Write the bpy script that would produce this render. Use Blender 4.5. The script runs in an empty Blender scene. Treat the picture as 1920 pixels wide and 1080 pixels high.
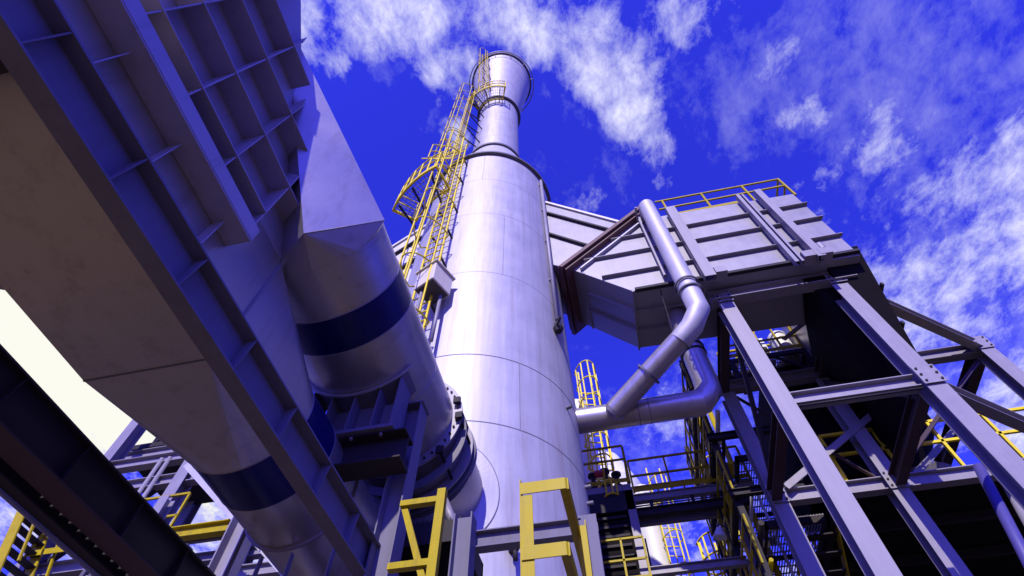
import bpy, bmesh, math, random
from mathutils import Vector, Matrix
random.seed(7)
rad = math.radians
sc = bpy.context.scene
COL = sc.collection
H = 1.7                                    # eye height above the ground

# ------------------------------------------------------------------ camera
TH, PS, RO = rad(57.357), rad(12.339), 0.003646
fh = Vector((-math.sin(PS), math.cos(PS), 0)); rt = Vector((math.cos(PS), math.sin(PS), 0)); zz = Vector((0, 0, 1))
Fw = math.cos(TH)*fh + math.sin(TH)*zz
U0 = -math.sin(TH)*fh + math.cos(TH)*zz
Rv = math.cos(RO)*rt + math.sin(RO)*U0
Uv = -math.sin(RO)*rt + math.cos(RO)*U0
cd = bpy.data.cameras.new('camera'); cam = bpy.data.objects.new('camera', cd); COL.objects.link(cam)
M3 = Matrix((Rv, Uv, -Fw)).transposed()
cam.matrix_world = Matrix.Translation((0, 0, H)) @ M3.to_4x4()
cd.sensor_width = 36; cd.lens = 1001.67/1920*36; cd.clip_start = .05; cd.clip_end = 3000
sc.camera = cam

# ------------------------------------------------------------------ light
SUN_AZ, SUN_EL = rad(181), rad(36)         # azimuth clockwise from +Y
sd = Vector((math.sin(SUN_AZ)*math.cos(SUN_EL), math.cos(SUN_AZ)*math.cos(SUN_EL), math.sin(SUN_EL)))
ld = bpy.data.lights.new('sun', 'SUN'); ld.energy = 4.7; ld.angle = rad(.53); ld.color = (1, .93, .80)
lo = bpy.data.objects.new('sun', ld); COL.objects.link(lo); lo.location = (0, 0, 60)
lo.rotation_euler = sd.to_track_quat('Z', 'Y').to_euler()

sc.view_settings.view_transform = 'Standard'; sc.view_settings.look = 'None'
sc.view_settings.exposure = 0.0; sc.view_settings.gamma = 1; sc.view_settings.use_curve_mapping = False
sc.cycles.max_bounces = 6; sc.cycles.diffuse_bounces = 4; sc.cycles.use_denoising = True

def build_world():
    w = bpy.data.worlds.new("World"); sc.world = w; w.use_nodes = True
    nt = w.node_tree; N = nt.nodes; L = nt.links; N.clear()
    out = N.new('ShaderNodeOutputWorld'); bg = N.new('ShaderNodeBackground'); L.new(bg.outputs[0], out.inputs[0])
    bg.inputs[1].default_value = .10
    sky = N.new('ShaderNodeTexSky'); sky.sky_type = 'NISHITA'; sky.sun_disc = False
    sky.sun_elevation = SUN_EL; sky.sun_rotation = SUN_AZ; sky.altitude = 200; sky.air_density = 1.0
    tint = N.new('ShaderNodeMix'); tint.data_type = 'RGBA'; tint.blend_type = 'MULTIPLY'; tint.inputs[0].default_value = 1
    L.new(sky.outputs[0], tint.inputs[6]); tint.inputs[7].default_value = SKY_TINT
    tc = N.new('ShaderNodeTexCoord')
    sep = N.new('ShaderNodeSeparateXYZ'); L.new(tc.outputs['Generated'], sep.inputs[0])
    def m(op, a, b=None, c=None, clamp=False):
        n = N.new('ShaderNodeMath'); n.operation = op; n.use_clamp = clamp
        for i, v in enumerate((a, b, c)):
            if v is None: continue
            if isinstance(v, (int, float)): n.inputs[i].default_value = v
            else: L.new(v, n.inputs[i])
        return n.outputs[0]
    z = m('MAXIMUM', sep.outputs[2], .06)
    px = m('DIVIDE', sep.outputs[0], z); py = m('DIVIDE', sep.outputs[1], z)
    cmb = N.new('ShaderNodeCombineXYZ'); L.new(px, cmb.inputs[0]); L.new(py, cmb.inputs[1])
    P = cmb.outputs[0]
    def noise(scale, det, rough, dist=0, off=(0, 0, 0), sc3=(1, 1, 1), rot=0):
        mp = N.new('ShaderNodeMapping'); mp.inputs[1].default_value = off; mp.inputs[3].default_value = sc3; mp.inputs[2].default_value = (0, 0, rot)
        L.new(P, mp.inputs[0]); n = N.new('ShaderNodeTexNoise'); n.inputs['Scale'].default_value = scale
        n.inputs['Detail'].default_value = det; n.inputs['Roughness'].default_value = rough; n.inputs['Distortion'].default_value = dist
        L.new(mp.outputs[0], n.inputs[0]); return n.outputs[0]
    big = noise(3.2, 9, .62, .35, (3.1, 1.7, 0))
    fine = noise(21, 10, .70, .22, (1.3, 8.2, 0), (1, .7, 1), .5)
    warp = noise(5.0, 4, .5, 0, (7, 3, 0)); warp2 = noise(5.0, 4, .5, 0, (2, 13, 0))
    # where the cloud banks stand overhead: (x/z, y/z, radius, weight)
    def bank(cx, cy, r, wgt, sx=1.0, ang=0.0):
        dx = m('ADD', m('SUBTRACT', px, cx), m('MULTIPLY', m('SUBTRACT', warp, .5), r*1.1))
        dy = m('ADD', m('SUBTRACT', py, cy), m('MULTIPLY', m('SUBTRACT', warp2, .5), r*1.1))
        ca, sa = math.cos(ang), math.sin(ang)
        u = m('ADD', m('MULTIPLY', dx, ca/sx), m('MULTIPLY', dy, sa/sx)); v = m('SUBTRACT', m('MULTIPLY', dy, ca), m('MULTIPLY', dx, sa))
        d = m('SQRT', m('ADD', m('MULTIPLY', u, u), m('MULTIPLY', v, v)))
        k = m('SUBTRACT', 1, m('DIVIDE', d, r), clamp=True)
        k = m('MULTIPLY', k, m('SUBTRACT', 2, k))
        return m('MULTIPLY', k, wgt)
    tot = None
    for b in BANKS:
        o = bank(*b); tot = o if tot is None else m('MAXIMUM', tot, o)
    n1 = m('ADD', m('MULTIPLY', big, .55), m('MULTIPLY', fine, .45))
    dens = m('ADD', m('MULTIPLY', m('SUBTRACT', n1, .5), 2.6), m('SUBTRACT', tot, .56))
    cl = m('MULTIPLY', dens, 1.7, clamp=True)
    cl = m('POWER', cl, 1.15)
    # thin wispy veil
    vt = None
    for b in VEILS:
        o = bank(*b); vt = o if vt is None else m('MAXIMUM', vt, o)
    wis = noise(8, 10, .7, .25, (4, 2, 0), (1, .75, 1), -.75)
    wis = m('ADD', m('MULTIPLY', wis, .6), m('MULTIPLY', fine, .4))
    vd = m('MULTIPLY', m('ADD', m('MULTIPLY', m('SUBTRACT', wis, .5), 3.0), m('SUBTRACT', vt, .62)), .75, clamp=True)
    vd = m('MULTIPLY', vd, .42)
    allc = m('MAXIMUM', cl, vd)
    fade = m('MULTIPLY', m('SUBTRACT', sep.outputs[2], .02), 9, clamp=True)
    allc = m('MULTIPLY', allc, fade)
    mix = N.new('ShaderNodeMix'); mix.data_type = 'RGBA'; L.new(allc, mix.inputs[0]); L.new(tint.outputs[2], mix.inputs[6])
    # the clouds towards the sun side are brighter and warmer
    dt = N.new('ShaderNodeVectorMath'); dt.operation = 'DOT_PRODUCT'; L.new(tc.outputs['Generated'], dt.inputs[0]); dt.inputs[1].default_value = (-.93, .30, .22)
    wm = m('MULTIPLY', m('SUBTRACT', dt.outputs['Value'], .42), 2.2, clamp=True)
    cc = N.new('ShaderNodeMix'); cc.data_type = 'RGBA'; L.new(wm, cc.inputs[0]); cc.inputs[6].default_value = (8.8, 8.8, 11.2, 1); cc.inputs[7].default_value = (9.8, 9.7, 8.8, 1)
    L.new(cc.outputs[2], mix.inputs[7])
    L.new(mix.outputs[2], bg.inputs[0])
SKY_TINT = (.38, .34, 3.6, 1)
BANKS = [(-.42, -.02, .17, .95), (-.34, .10, .06, .75), (-.20, .05, .14, .90, 1.5, 0), (-.13, .16, .11, .90), (-.17, .26, .07, .78),
         (.00, .10, .15, .95), (.11, .20, .14, .95, 1.3, .9), (.18, .33, .11, .92, 1.5, 1.2), (.20, .46, .07, .72), (.25, .13, .12, .74), (.36, .12, .10, .55),
         (.06, .47, .10, .60), (.43, .27, .09, .78), (.47, .36, .08, .72), (.90, .85, .50, .86, 1.5, .9), (1.3, 1.2, .6, 1.05),
         (.24, 1.10, .30, .62), (.16, 1.6, .5, .72), (-.05, 2.4, .9, .7), (-1.35, .50, .55, 1.6), (-1.15, .75, .45, 1.5), (-1.9, 1.0, .7, .92), (-2.6, .5, 1.2, 1.3), (-1.5, 1.5, .7, .95), (-1.05, 1.3, .5, 1.1), (.7, 2.2, .8, .8), (1.6, .3, .5, .8),
         (.6, -.9, .3, .8), (-.9, -.1, .25, .8), (-.6, -1.9, .5, .9), (2.2, -1, .6, .9)]
VEILS = [(.62, .33, .36, 1.0, 1.6, .5), (.80, .70, .40, 1.0), (.16, .30, .30, .75), (1.1, 1.0, .6, 1.1), (-.2, .12, .3, .7), (.25, 1.2, .6, .85)]
build_world()

# ------------------------------------------------------------------ materials
MATS = {}
def paint(name, base, rough=.5, metal=0.0, var=.12, scale=3.0, streak=.0, spec=.5, bump=.0, dirt=None, dirt_amt=0.0, coat=0.0):
    m = bpy.data.materials.new(name); m.use_nodes = True; nt = m.node_tree; N = nt.nodes; L = nt.links
    b = N['Principled BSDF']; b.inputs['Roughness'].default_value = rough; b.inputs['Metallic'].default_value = metal
    b.inputs['Specular IOR Level'].default_value = spec
    tc = N.new('ShaderNodeTexCoord')
    n = N.new('ShaderNodeTexNoise'); n.inputs['Scale'].default_value = scale; n.inputs['Detail'].default_value = 8; n.inputs['Roughness'].default_value = .65
    L.new(tc.outputs['Object'], n.inputs[0])
    mp = N.new('ShaderNodeMapping'); mp.inputs[3].default_value = (6, 6, .35); L.new(tc.outputs['Object'], mp.inputs[0])
    s = N.new('ShaderNodeTexNoise'); s.inputs['Scale'].default_value = 2.2; s.inputs['Detail'].default_value = 6; L.new(mp.outputs[0], s.inputs[0])
    g = N.new('ShaderNodeTexNoise'); g.inputs['Scale'].default_value = 90; g.inputs['Detail'].default_value = 3; L.new(tc.outputs['Object'], g.inputs[0])
    def mth(op, a, bb):
        k = N.new('ShaderNodeMath'); k.operation = op
        for i, v in enumerate((a, bb)):
            if isinstance(v, (int, float)): k.inputs[i].default_value = v
            else: L.new(v, k.inputs[i])
        return k.outputs[0]
    f = mth('ADD', mth('MULTIPLY', mth('SUBTRACT', n.outputs[0], .5), var*2.4), mth('MULTIPLY', mth('SUBTRACT', s.outputs[0], .5), streak*2.4))
    f = mth('ADD', f, mth('MULTIPLY', mth('SUBTRACT', g.outputs[0], .5), var*.9))
    f = mth('ADD', f, 1.0)
    mul = N.new('ShaderNodeVectorMath'); mul.operation = 'SCALE'; mul.inputs[0].default_value = base[:3]; L.new(f, mul.inputs[3])
    cur = mul.outputs[0]
    if dirt:
        d = N.new('ShaderNodeTexNoise'); d.inputs['Scale'].default_value = 1.1; d.inputs['Detail'].default_value = 10; d.inputs['Roughness'].default_value = .7; L.new(mp.outputs[0], d.inputs[0])
        r = N.new('ShaderNodeMapRange'); r.inputs[1].default_value = .52; r.inputs[2].default_value = .75; r.inputs[4].default_value = dirt_amt; L.new(d.outputs[0], r.inputs[0])
        mx = N.new('ShaderNodeMix'); mx.data_type = 'RGBA'; L.new(r.outputs[0], mx.inputs[0]); L.new(cur, mx.inputs[6]); mx.inputs[7].default_value = dirt
        cur = mx.outputs[2]
    L.new(cur, b.inputs['Base Color'])
    rr = mth('ADD', mth('MULTIPLY', n.outputs[0], .22), rough-.11); L.new(rr, b.inputs['Roughness'])
    if bump:
        bp = N.new('ShaderNodeBump'); bp.inputs['Strength'].default_value = bump; bp.inputs['Distance'].default_value = .01
        L.new(n.outputs[0], bp.inputs['Height']); L.new(bp.outputs[0], b.inputs['Normal'])
    MATS[name] = m; return m
SILV = paint('silver_shell', (.46, .44, .48), .57, .32, .16, 1.6, .22, dirt=(.22, .16, .15, 1), dirt_amt=.62, bump=.35)
DUCT = paint('duct_steel', (.42, .385, .385), .36, .65, .12, 1.2, .05, dirt=(.16, .11, .09, 1), dirt_amt=.45, bump=.35)
WALLM = paint('painted_plate', (.42, .38, .44), .45, .3, .16, 2.0, .06, dirt=(.14, .1, .1, 1), dirt_amt=.4, bump=.15)
GALV = paint('frame_steel', (.25, .23, .275), .55, .15, .16, 3, .14, dirt=(.12, .08, .07, 1), dirt_amt=.45)
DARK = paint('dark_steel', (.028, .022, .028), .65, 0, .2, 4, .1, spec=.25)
BROWN = paint('primer_flange', (.11, .045, .05), .6, 0, .2, 4, .1)
YEL = paint('yellow_paint', (.40, .31, .0), .5, 0, .22, 7, .12, spec=.2, dirt=(.13, .08, .03, 1), dirt_amt=.75)
NAVY = paint('navy_paint', (.002, .004, .085), .3, 0, .3, 3, .03, spec=.22)
SEAM = paint('weld_metal', (.13, .12, .15), .6, .2, .2, 9)
WHITE = paint('white_enamel', (.74, .73, .72), .45, 0, .08, 4, .08, dirt=(.4, .3, .2, 1), dirt_amt=.2)
CREAM = paint('cream_paint', (.66, .60, .47), .55, 0, .1, 6, .1)
YEL_SUN = paint('sunlit_yellow_paint', (.78, .62, .02), .5, 0, .14, 7, .1, spec=.25, dirt=(.3, .2, .05, 1), dirt_amt=.5)  # yellow lightened in colour to stand in for sunlight on ladders and rails
RUBBER = paint('black_fabric', (.07, .055, .07), .7, 0, .2, 8)
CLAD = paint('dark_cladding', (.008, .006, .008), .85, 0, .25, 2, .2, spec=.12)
BOXM = paint('box_plate', (.27, .255, .29), .45, .25, .14, 2.4, .10, dirt=(.27, .23, .25, 1), dirt_amt=.4, bump=.12)
BROWNK = paint('dark_primed_steel', (.06, .035, .045), .6, 0, .2, 4, .1, spec=.3)
REDP = paint('red_paint', (.5, .03, .04), .5, 0, .1, 5)
PRIM = paint('violet_grey_steel', (.16, .15, .21), .65, 0, .18, 3, .14, dirt=(.08, .05, .05, 1), dirt_amt=.45, spec=.2)
BLUEP = paint('blue_pipe_paint', (.07, .06, .25), .45, 0, .1, 5, .1)
GROUND = paint('ground_gravel', (.06, .045, .035), .95, 0, .3, .4)
BOUNCE_TAN = paint('bounce_patch_tan', (.16, .108, .036), .95, 0, .2, .6)  # tan of the added light-bouncing ground patch

# ------------------------------------------------------------------ mesh helpers
class MB:
    def __init__(s): s.v = []; s.f = []; s.sm = []
    def add(s, vs, fs, smooth=False):
        o = len(s.v); s.v += [tuple(v) for v in vs]
        for f in fs: s.f.append(tuple(i+o for i in f)); s.sm.append(smooth)
        return s
    def box(s, x0, x1, y0, y1, z0, z1):
        x0, x1 = sorted((x0, x1)); y0, y1 = sorted((y0, y1)); z0, z1 = sorted((z0, z1))
        v = [(x, y, z) for x in (x0, x1) for y in (y0, y1) for z in (z0, z1)]
        return s.add(v, [(0, 1, 3, 2), (4, 6, 7, 5), (0, 4, 5, 1), (2, 3, 7, 6), (0, 2, 6, 4), (1, 5, 7, 3)])
    def prof(s, p0, p1, pts, up=(0, 0, 1)):
        """sweep a closed 2-D profile (side, up) from p0 to p1"""
        p0, p1 = Vector(p0), Vector(p1); d = (p1-p0).normalized(); up = Vector(up)
        a = d.cross(up)
        if a.length < 1e-4: a = d.cross(Vector((0, 1, 0)))
        a.normalize(); b = a.cross(d).normalized()
        n = len(pts)
        v = [p0+a*x+b*y for x, y in pts]+[p1+a*x+b*y for x, y in pts]
        f = [(i, (i+1) % n, n+(i+1) % n, n+i) for i in range(n)]
        return s.add(v, f+[tuple(range(n-1, -1, -1)), tuple(range(n, 2*n))])
    def bar(s, p0, p1, w, h=None, up=(0, 0, 1)):
        h = h or w; w /= 2; h /= 2
        return s.prof(p0, p1, [(-w, -h), (w, -h), (w, h), (-w, h)], up)
    def ibeam(s, p0, p1, w, h, tf=.018, tw=.012, up=(0, 0, 1)):
        w /= 2; h /= 2; t = tw/2
        return s.prof(p0, p1, [(-w, -h), (w, -h), (w, -h+tf), (t, -h+tf), (t, h-tf), (w, h-tf), (w, h), (-w, h), (-w, h-tf), (-t, h-tf), (-t, -h+tf), (-w, -h+tf)], up)
    def channel(s, p0, p1, w, h, t=.012, up=(0, 0, 1)):
        w /= 2; h /= 2
        return s.prof(p0, p1, [(-w, -h), (w, -h), (w, -h+t), (-w+t, -h+t), (-w+t, h-t), (w, h-t), (w, h), (-w, h)], up)
    def angle(s, p0, p1, w, t=.008, up=(0, 0, 1)):
        return s.prof(p0, p1, [(0, 0), (w, 0), (w, t), (t, t), (t, w), (0, w)], up)
    def tube(s, path, r, seg=12, closed=False, caps=True):
        P = [Vector(p) for p in path]; n = len(P); rs = r if isinstance(r, (list, tuple)) else [r]*n
        T = []
        for i in range(n):
            a = P[(i-1) % n] if (closed or i) else P[0]; b = P[(i+1) % n] if (closed or i < n-1) else P[-1]
            T.append((b-a).normalized())
        u = T[0].cross(Vector((0, 0, 1)))
        if u.length < 1e-3: u = T[0].cross(Vector((0, 1, 0)))
        u.normalize(); V = []
        for i in range(n):
            u = (u-T[i]*u.dot(T[i])).normalized(); w = T[i].cross(u)
            k = 1.0
            if 0 < i < n-1:
                c = (P[i]-P[i-1]).normalized().dot((P[i+1]-P[i]).normalized())
            for j in range(seg):
                a = 2*math.pi*j/seg; V.append(P[i]+(u*math.cos(a)+w*math.sin(a))*rs[i]*k)
        F = []
        for i in range(n if closed else n-1):
            for j in range(seg):
                i2 = (i+1) % n; F.append((i*seg+j, i*seg+(j+1) % seg, i2*seg+(j+1) % seg, i2*seg+j))
        s.add(V, F, True)
        if caps and not closed:
            o = len(s.v)-len(V); s.f.append(tuple(o+j for j in range(seg))[::-1]); s.sm.append(False)
            s.f.append(tuple(o+(n-1)*seg+j for j in range(seg))); s.sm.append(False)
        return s
    def lathe(s, c, axis, prof, seg=96, a0=0, a1=2*math.pi, smooth=True, sharp=False, closed=False):
        """prof = [(r, h)...] about axis through c"""
        c = Vector(c); ax = Vector(axis).normalized(); u = ax.cross(Vector((0, 0, 1)))
        if u.length < 1e-3: u = Vector((1, 0, 0))
        u.normalize(); w = ax.cross(u); full = abs(a1-a0-2*math.pi) < 1e-6; ns = seg if full else seg+1
        pr = prof+[prof[0]] if closed else prof
        for (r0, h0), (r1, h1) in zip(pr[:-1], pr[1:]):
            V = []
            for r, h in ((r0, h0), (r1, h1)):
                for j in range(ns):
                    a = a0+(a1-a0)*j/seg; V.append(c+ax*h+(u*math.cos(a)+w*math.sin(a))*r)
            F = [(j, (j+1) % ns, ns+(j+1) % ns, ns+j) for j in range(seg if full else seg)]
            s.add(V, F, smooth)
        return s
    def prism(s, poly, y0, y1):
        """poly in XZ, extruded along Y"""
        n = len(poly); v = [(x, y0, z) for x, z in poly]+[(x, y1, z) for x, z in poly]
        return s.add(v, [(i, (i+1) % n, n+(i+1) % n, n+i) for i in range(n)]+[tuple(range(n-1, -1, -1)), tuple(range(n, 2*n))])
    def hull(s, pts, smooth_ang=None):
        bm = bmesh.new(); vs = [bm.verts.new(p) for p in pts]
        r = bmesh.ops.convex_hull(bm, input=vs)
        bmesh.ops.delete(bm, geom=[v for v in bm.verts if not v.link_faces], context='VERTS')
        bmesh.ops.dissolve_limit(bm, angle_limit=.02, verts=bm.verts, edges=bm.edges)
        bm.verts.index_update()
        s.add([v.co.copy() for v in bm.verts], [tuple(v.index for v in f.verts) for f in bm.faces]); bm.free(); return s
    def build(s, name, mat, parent=None, bevel=0):
        me = bpy.data.meshes.new(name); me.from_pydata(s.v, [], s.f); me.update()
        bm = bmesh.new(); bm.from_mesh(me); bmesh.ops.recalc_face_normals(bm, faces=bm.faces); bm.to_mesh(me); bm.free()
        if len(me.polygons) == len(s.sm):
            me.polygons.foreach_set('use_smooth', s.sm)
        me.materials.append(mat); o = bpy.data.objects.new(name, me); COL.objects.link(o)
        if parent: o.parent = parent; o.matrix_parent_inverse = Matrix.Translation(parent.location).inverted()
        if bevel:
            b = o.modifiers.new('bevel', 'BEVEL'); b.width = bevel; b.segments = 2; b.limit_method = 'ANGLE'; b.angle_limit = rad(40)
        return o
def tag(o, label=None, cat=None, group=None, kind=None):
    if label: o['label'] = label
    if cat: o['category'] = cat
    if group: o['group'] = group
    if kind: o['kind'] = kind
    return o
def thing(name, label, cat, loc=(0, 0, 0), group=None):
    o = bpy.data.objects.new(name, None); COL.objects.link(o); o.location = loc; o.empty_display_size = .2
    return tag(o, label, cat, group)
def copy_tree(o, delta, label=None, group=None):
    c = o.copy(); COL.objects.link(c); c.location = Vector(o.location)+Vector(delta)
    if label: c['label'] = label
    if group: c['group'] = group
    for ch in [k for k in o.children]:
        d = ch.copy(); COL.objects.link(d); d.parent = c; d.matrix_parent_inverse = ch.matrix_parent_inverse.copy()
        for g in [k for k in ch.children]:
            e = g.copy(); COL.objects.link(e); e.parent = d; e.matrix_parent_inverse = g.matrix_parent_inverse.copy()
    return c
def ringpts(c, r, seg=48, a0=0, a1=2*math.pi):   # circle in an XZ plane
    return [(c[0]+r*math.cos(a), c[1], c[2]+r*math.sin(a)) for a in [a0+(a1-a0)*i/seg for i in range(seg if abs(a1-a0-2*math.pi) < 1e-6 else seg+1)]]

# ------------------------------------------------------------------ ground
g = MB().add([(-600, -600, 0), (600, -600, 0), (600, 600, 0), (-600, 600, 0)], [(0, 1, 2, 3)]).build('ground', GROUND)
tag(g, kind='structure')
g = MB().add([(-14, -14, .004), (-.4, -14, .004), (-.4, 3.5, .004), (-14, 3.5, .004)], [(0, 1, 2, 3)]).build('bounce_patch', BOUNCE_TAN)  # unseen patch added to bounce warm light up onto the left duct undersides
tag(g, kind='structure')

# ================================================================== EXHAUST STACK
SX, SY, SR = -2.439, 7.62, 2.044
def on_stack(ang, r=SR, z=0):                    # ang in degrees from the camera side (-Y) towards +X
    a = rad(ang); return Vector((SX+r*math.sin(a), SY-r*math.cos(a), z))
st = thing('exhaust_stack', 'tall silver round exhaust stack with narrow neck and flared mouth', 'chimney', (SX, SY, 0))
c0 = (SX, SY, 0); Z = (0, 0, 1)
MB().lathe(c0, Z, [(SR, 0), (SR, 19.25)], 128).build('shell', SILV, st)
MB().lathe(c0, Z, [(SR+.004, 19.22), (SR+.11, 19.22), (SR+.11, 19.33), (SR+.004, 19.33)], 128, closed=True, smooth=False).build('rim_ring', SEAM, st)
MB().lathe(c0, Z, [(SR-.01, 19.34), (1.11, 23.25)], 96).build('reducer_cone', SILV, st)
MB().lathe(c0, Z, [(1.05, 23.2), (1.20, 23.2), (1.20, 23.34), (1.05, 23.34)], 96, closed=True, smooth=False).build('tube_ring', SEAM, st)
MB().lathe(c0, Z, [(1.046, 23.34), (1.046, 31.4)], 96).build('upper_tube', SILV, st)
MB().lathe(c0, Z, [(1.04, 31.4), (1.19, 31.4), (1.19, 31.52), (1.04, 31.52)], 96, closed=True, smooth=False).build('tube_ring', SEAM, st)
MB().lathe(c0, Z, [(1.046, 31.52), (1.93, 39.9), (1.89, 39.9), (1.02, 31.6)], 96).build('flared_mouth', SILV, st)
MB().lathe(c0, Z, [(1.93, 39.75), (2.02, 39.75), (2.02, 40.0), (1.90, 40.0)], 96, closed=True, smooth=False).build('mouth_ring', SEAM, st)
mr = MB(); mr.tube([on_stack(a, 2.16, 39.4) for a in range(0, 360, 6)], .035, 8, closed=True)
for a in range(0, 360, 30): mr.bar(on_stack(a, 1.9, 39.5), on_stack(a, 2.16, 39.4), .04)
mr.build('lifting_ring', SILV, st)
for z in (7.3, 8.83, 11.6, 14.6, 17.0):
    w = .006 if z in (8.83,) else .003
    MB().lathe(c0, Z, [(SR, z-.012), (SR+w, z), (SR, z+.012)], 128).build('weld_seam', SEAM if z < 9 else GALV, st)
# vertical weld seams between the strakes
for ang, z0, z1 in ((38, 7.3, 8.83), (-5, 8.83, 11.6), (28, 11.6, 14.6), (12, 5.2, 7.3), (50, 14.6, 17.0), (8, 17.0, 19.2)):
    MB().bar(on_stack(ang, SR+.001, z0), on_stack(ang, SR+.001, z1), .012, .006, up=on_stack(ang, 1)-Vector(c0)).build('vertical_seam', GALV, st)
# conduit strip with a valve at its foot
sp = MB(); sp.tube([on_stack(66, SR+.09, 18.9), on_stack(66, SR+.09, 10.9)], .05, 10)
for z in (18.6, 16.6, 14.6, 12.6): sp.bar(on_stack(66, SR, z), on_stack(66, SR+.1, z), .05)
sp = sp.build('drain_pipe', GALV, st)
v = MB().lathe(on_stack(66, SR+.09, 10.6), Z, [(.0, -.12), (.07, -.1), (.11, 0), (.07, .16), (.0, .3)], 12)
v.tube([on_stack(66, SR+.02, 10.62), on_stack(60, SR+.32, 10.58)], .025, 8); v.build('valve', DARK, sp)
# nozzle with its reinforcing pad
pad = []; NA, NZ = 5.2, 6.1
pm = MB(); V = []; F = []
for k, (ri, off) in enumerate(((.66, .0), (.66, .008), (.855, .008), (.86, .0))):
    for j in range(64):
        a = 2*math.pi*j/64; s_ = ri*math.cos(a); V.append(on_stack(NA+math.degrees(s_/SR), SR+off, NZ+ri*math.sin(a)))
for k in range(3):
    for j in range(64): F.append((k*64+j, k*64+(j+1) % 64, (k+1)*64+(j+1) % 64, (k+1)*64+j))
pm.add(V, F).build('reinforcing_pad', SILV, st)
pe = MB(); pe.tube([on_stack(NA+math.degrees(.862*math.cos(2*math.pi*j/64)/SR), SR+.003, NZ+.862*math.sin(2*math.pi*j/64)) for j in range(64)], .007, 6, closed=True); pe.build('pad_weld', SEAM, st)
# drain cock low on the shell
dv = MB(); p = on_stack(34, SR, 5.35)
dv.tube([p, on_stack(34, SR+.12, 5.35), on_stack(34, SR+.14, 5.18)], .03, 8); dv.lathe(on_stack(34, SR+.12, 5.35), Z, [(0, -.05), (.05, -.04), (.05, .05), (0, .06)], 10)
dv.bar(on_stack(31, SR+.13, 5.46), on_stack(37, SR+.13, 5.46), .03); dv.bar(on_stack(34, SR+.12, 5.4), on_stack(34, SR+.12, 5.48), .02); dv.build('drain_cock', DARK, st)
for (a, z) in ((70, 8.5), (84, 7.2), (84, 6.9), (86, 6.45)):
    MB().lathe(on_stack(a, SR, z), on_stack(a, 1)-Vector(c0), [(0, .1), (.035, .1), (.035, 0)], 10).build('lifting_lug', SEAM, st)

# ------------------------------------------------------------------ ladders on the stack
def frame_at(ang, r):
    o = on_stack(ang, r); n = (o-Vector(c0)); n.z = 0; n.normalize(); t = Vector((n.y, -n.x, 0)); return o, n, t   # t points towards -ang side
def caged_ladder(name, label, ang, r0, z0, z1, r1=None, cage=True, nv=5, w=.23, br=None, group=None, mat=YEL_SUN, cage_r=.37, hoop=1.2, base=None, nrm=None, thick=.03):
    """ladder from z0 to z1; r0/r1 distances from the stack axis at foot and head"""
    r1 = r1 or r0
    def P(z, side=0., out=0.):
        k = (z-z0)/(z1-z0)
        if base is not None:
            n = Vector(nrm); t = Vector((n.y, -n.x, 0)); o = Vector((base[0], base[1], 0))
        else: o, n, t = frame_at(ang, r0+(r1-r0)*k)
        q = o+t*side+n*out; q.z = z; return q
    T = thing(name, label, 'ladder', tuple(P(z0)), group)
    for sgn in (-1, 1): MB().bar(P(z0, sgn*w), P(z1+.9*(base is not None), sgn*w), thick*1.3, thick*1.3).build('side_rail', mat, T)
    z = z0+.15
    while z < z1: MB().bar(P(z, -w), P(z, w), thick*.8).build('rung', mat, T); z += .3
    if cage:
        hm = MB(); z = z0+(.2 if z0 > 9 else 2.2)
        zs = []
        while z < z1+.9*(base is not None): zs.append(z); z += hoop
        for z in zs:
            pts = [P(z, cage_r*math.cos(a), .06+ (cage_r*1.9)*math.sin(a)) for a in [math.pi*i/12 for i in range(13)]]
            hm.tube([P(z, w)]+pts[::-1][::-1]+[P(z, -w)], thick*.62, 6)
        vm = hm
        for i in range(nv):
            a = math.pi*(i+.5)/nv if nv > 1 else math.pi/2
            vm.bar(P(zs[0], cage_r*math.cos(a), .06+cage_r*1.9*math.sin(a)), P(zs[-1], cage_r*math.cos(a), .06+cage_r*1.9*math.sin(a)), thick*1.05, thick*1.05)
        vm.build('cage', mat, T)
    if br:
        for z in br:
            for sgn in (-1, 1):
                b = MB()
                q = P(z, sgn*w); q2 = Vector(q); d = (Vector((SX, SY, q.z))-q); d.z = 0; L_ = d.length; surf = br_r(q.z)
                b.bar(q, q+d.normalized()*(L_-surf), .045, .045)
                b.build('bracket', DARK, T)
    return T
def br_r(z):
    if z < 19.3: return SR
    if z < 23.3: return SR+(1.1-SR)*(z-19.3)/4
    if z < 31.5: return 1.046
    return 1.046+(z-31.5)/8.4*.88
caged_ladder('caged_ladder', 'yellow caged ladder on the near side of the big stack barrel, below its ring', 'x' and -14, SR+.28, 9.2, 19.9, hoop=1.7, nv=4, br=[10.2, 12.0, 13.4, 14.9, 16.9, 18.5])
caged_ladder('caged_ladder', 'pale yellow caged ladder up the slim neck of the stack', -34, 1.046+.85, 21.2, 31.2, br=[24.5, 26.5, 28.5, 30.5], thick=.024, hoop=1.6, nv=4)
caged_ladder('caged_ladder', 'yellow caged ladder rising over the flared mouth of the stack', -17, 1.046+.42, 31.7, 40.1, r1=1.95+.3, br=[33, 35, 37, 39], w=.2, cage_r=.28, thick=.022, nv=3, hoop=1.8)

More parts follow.
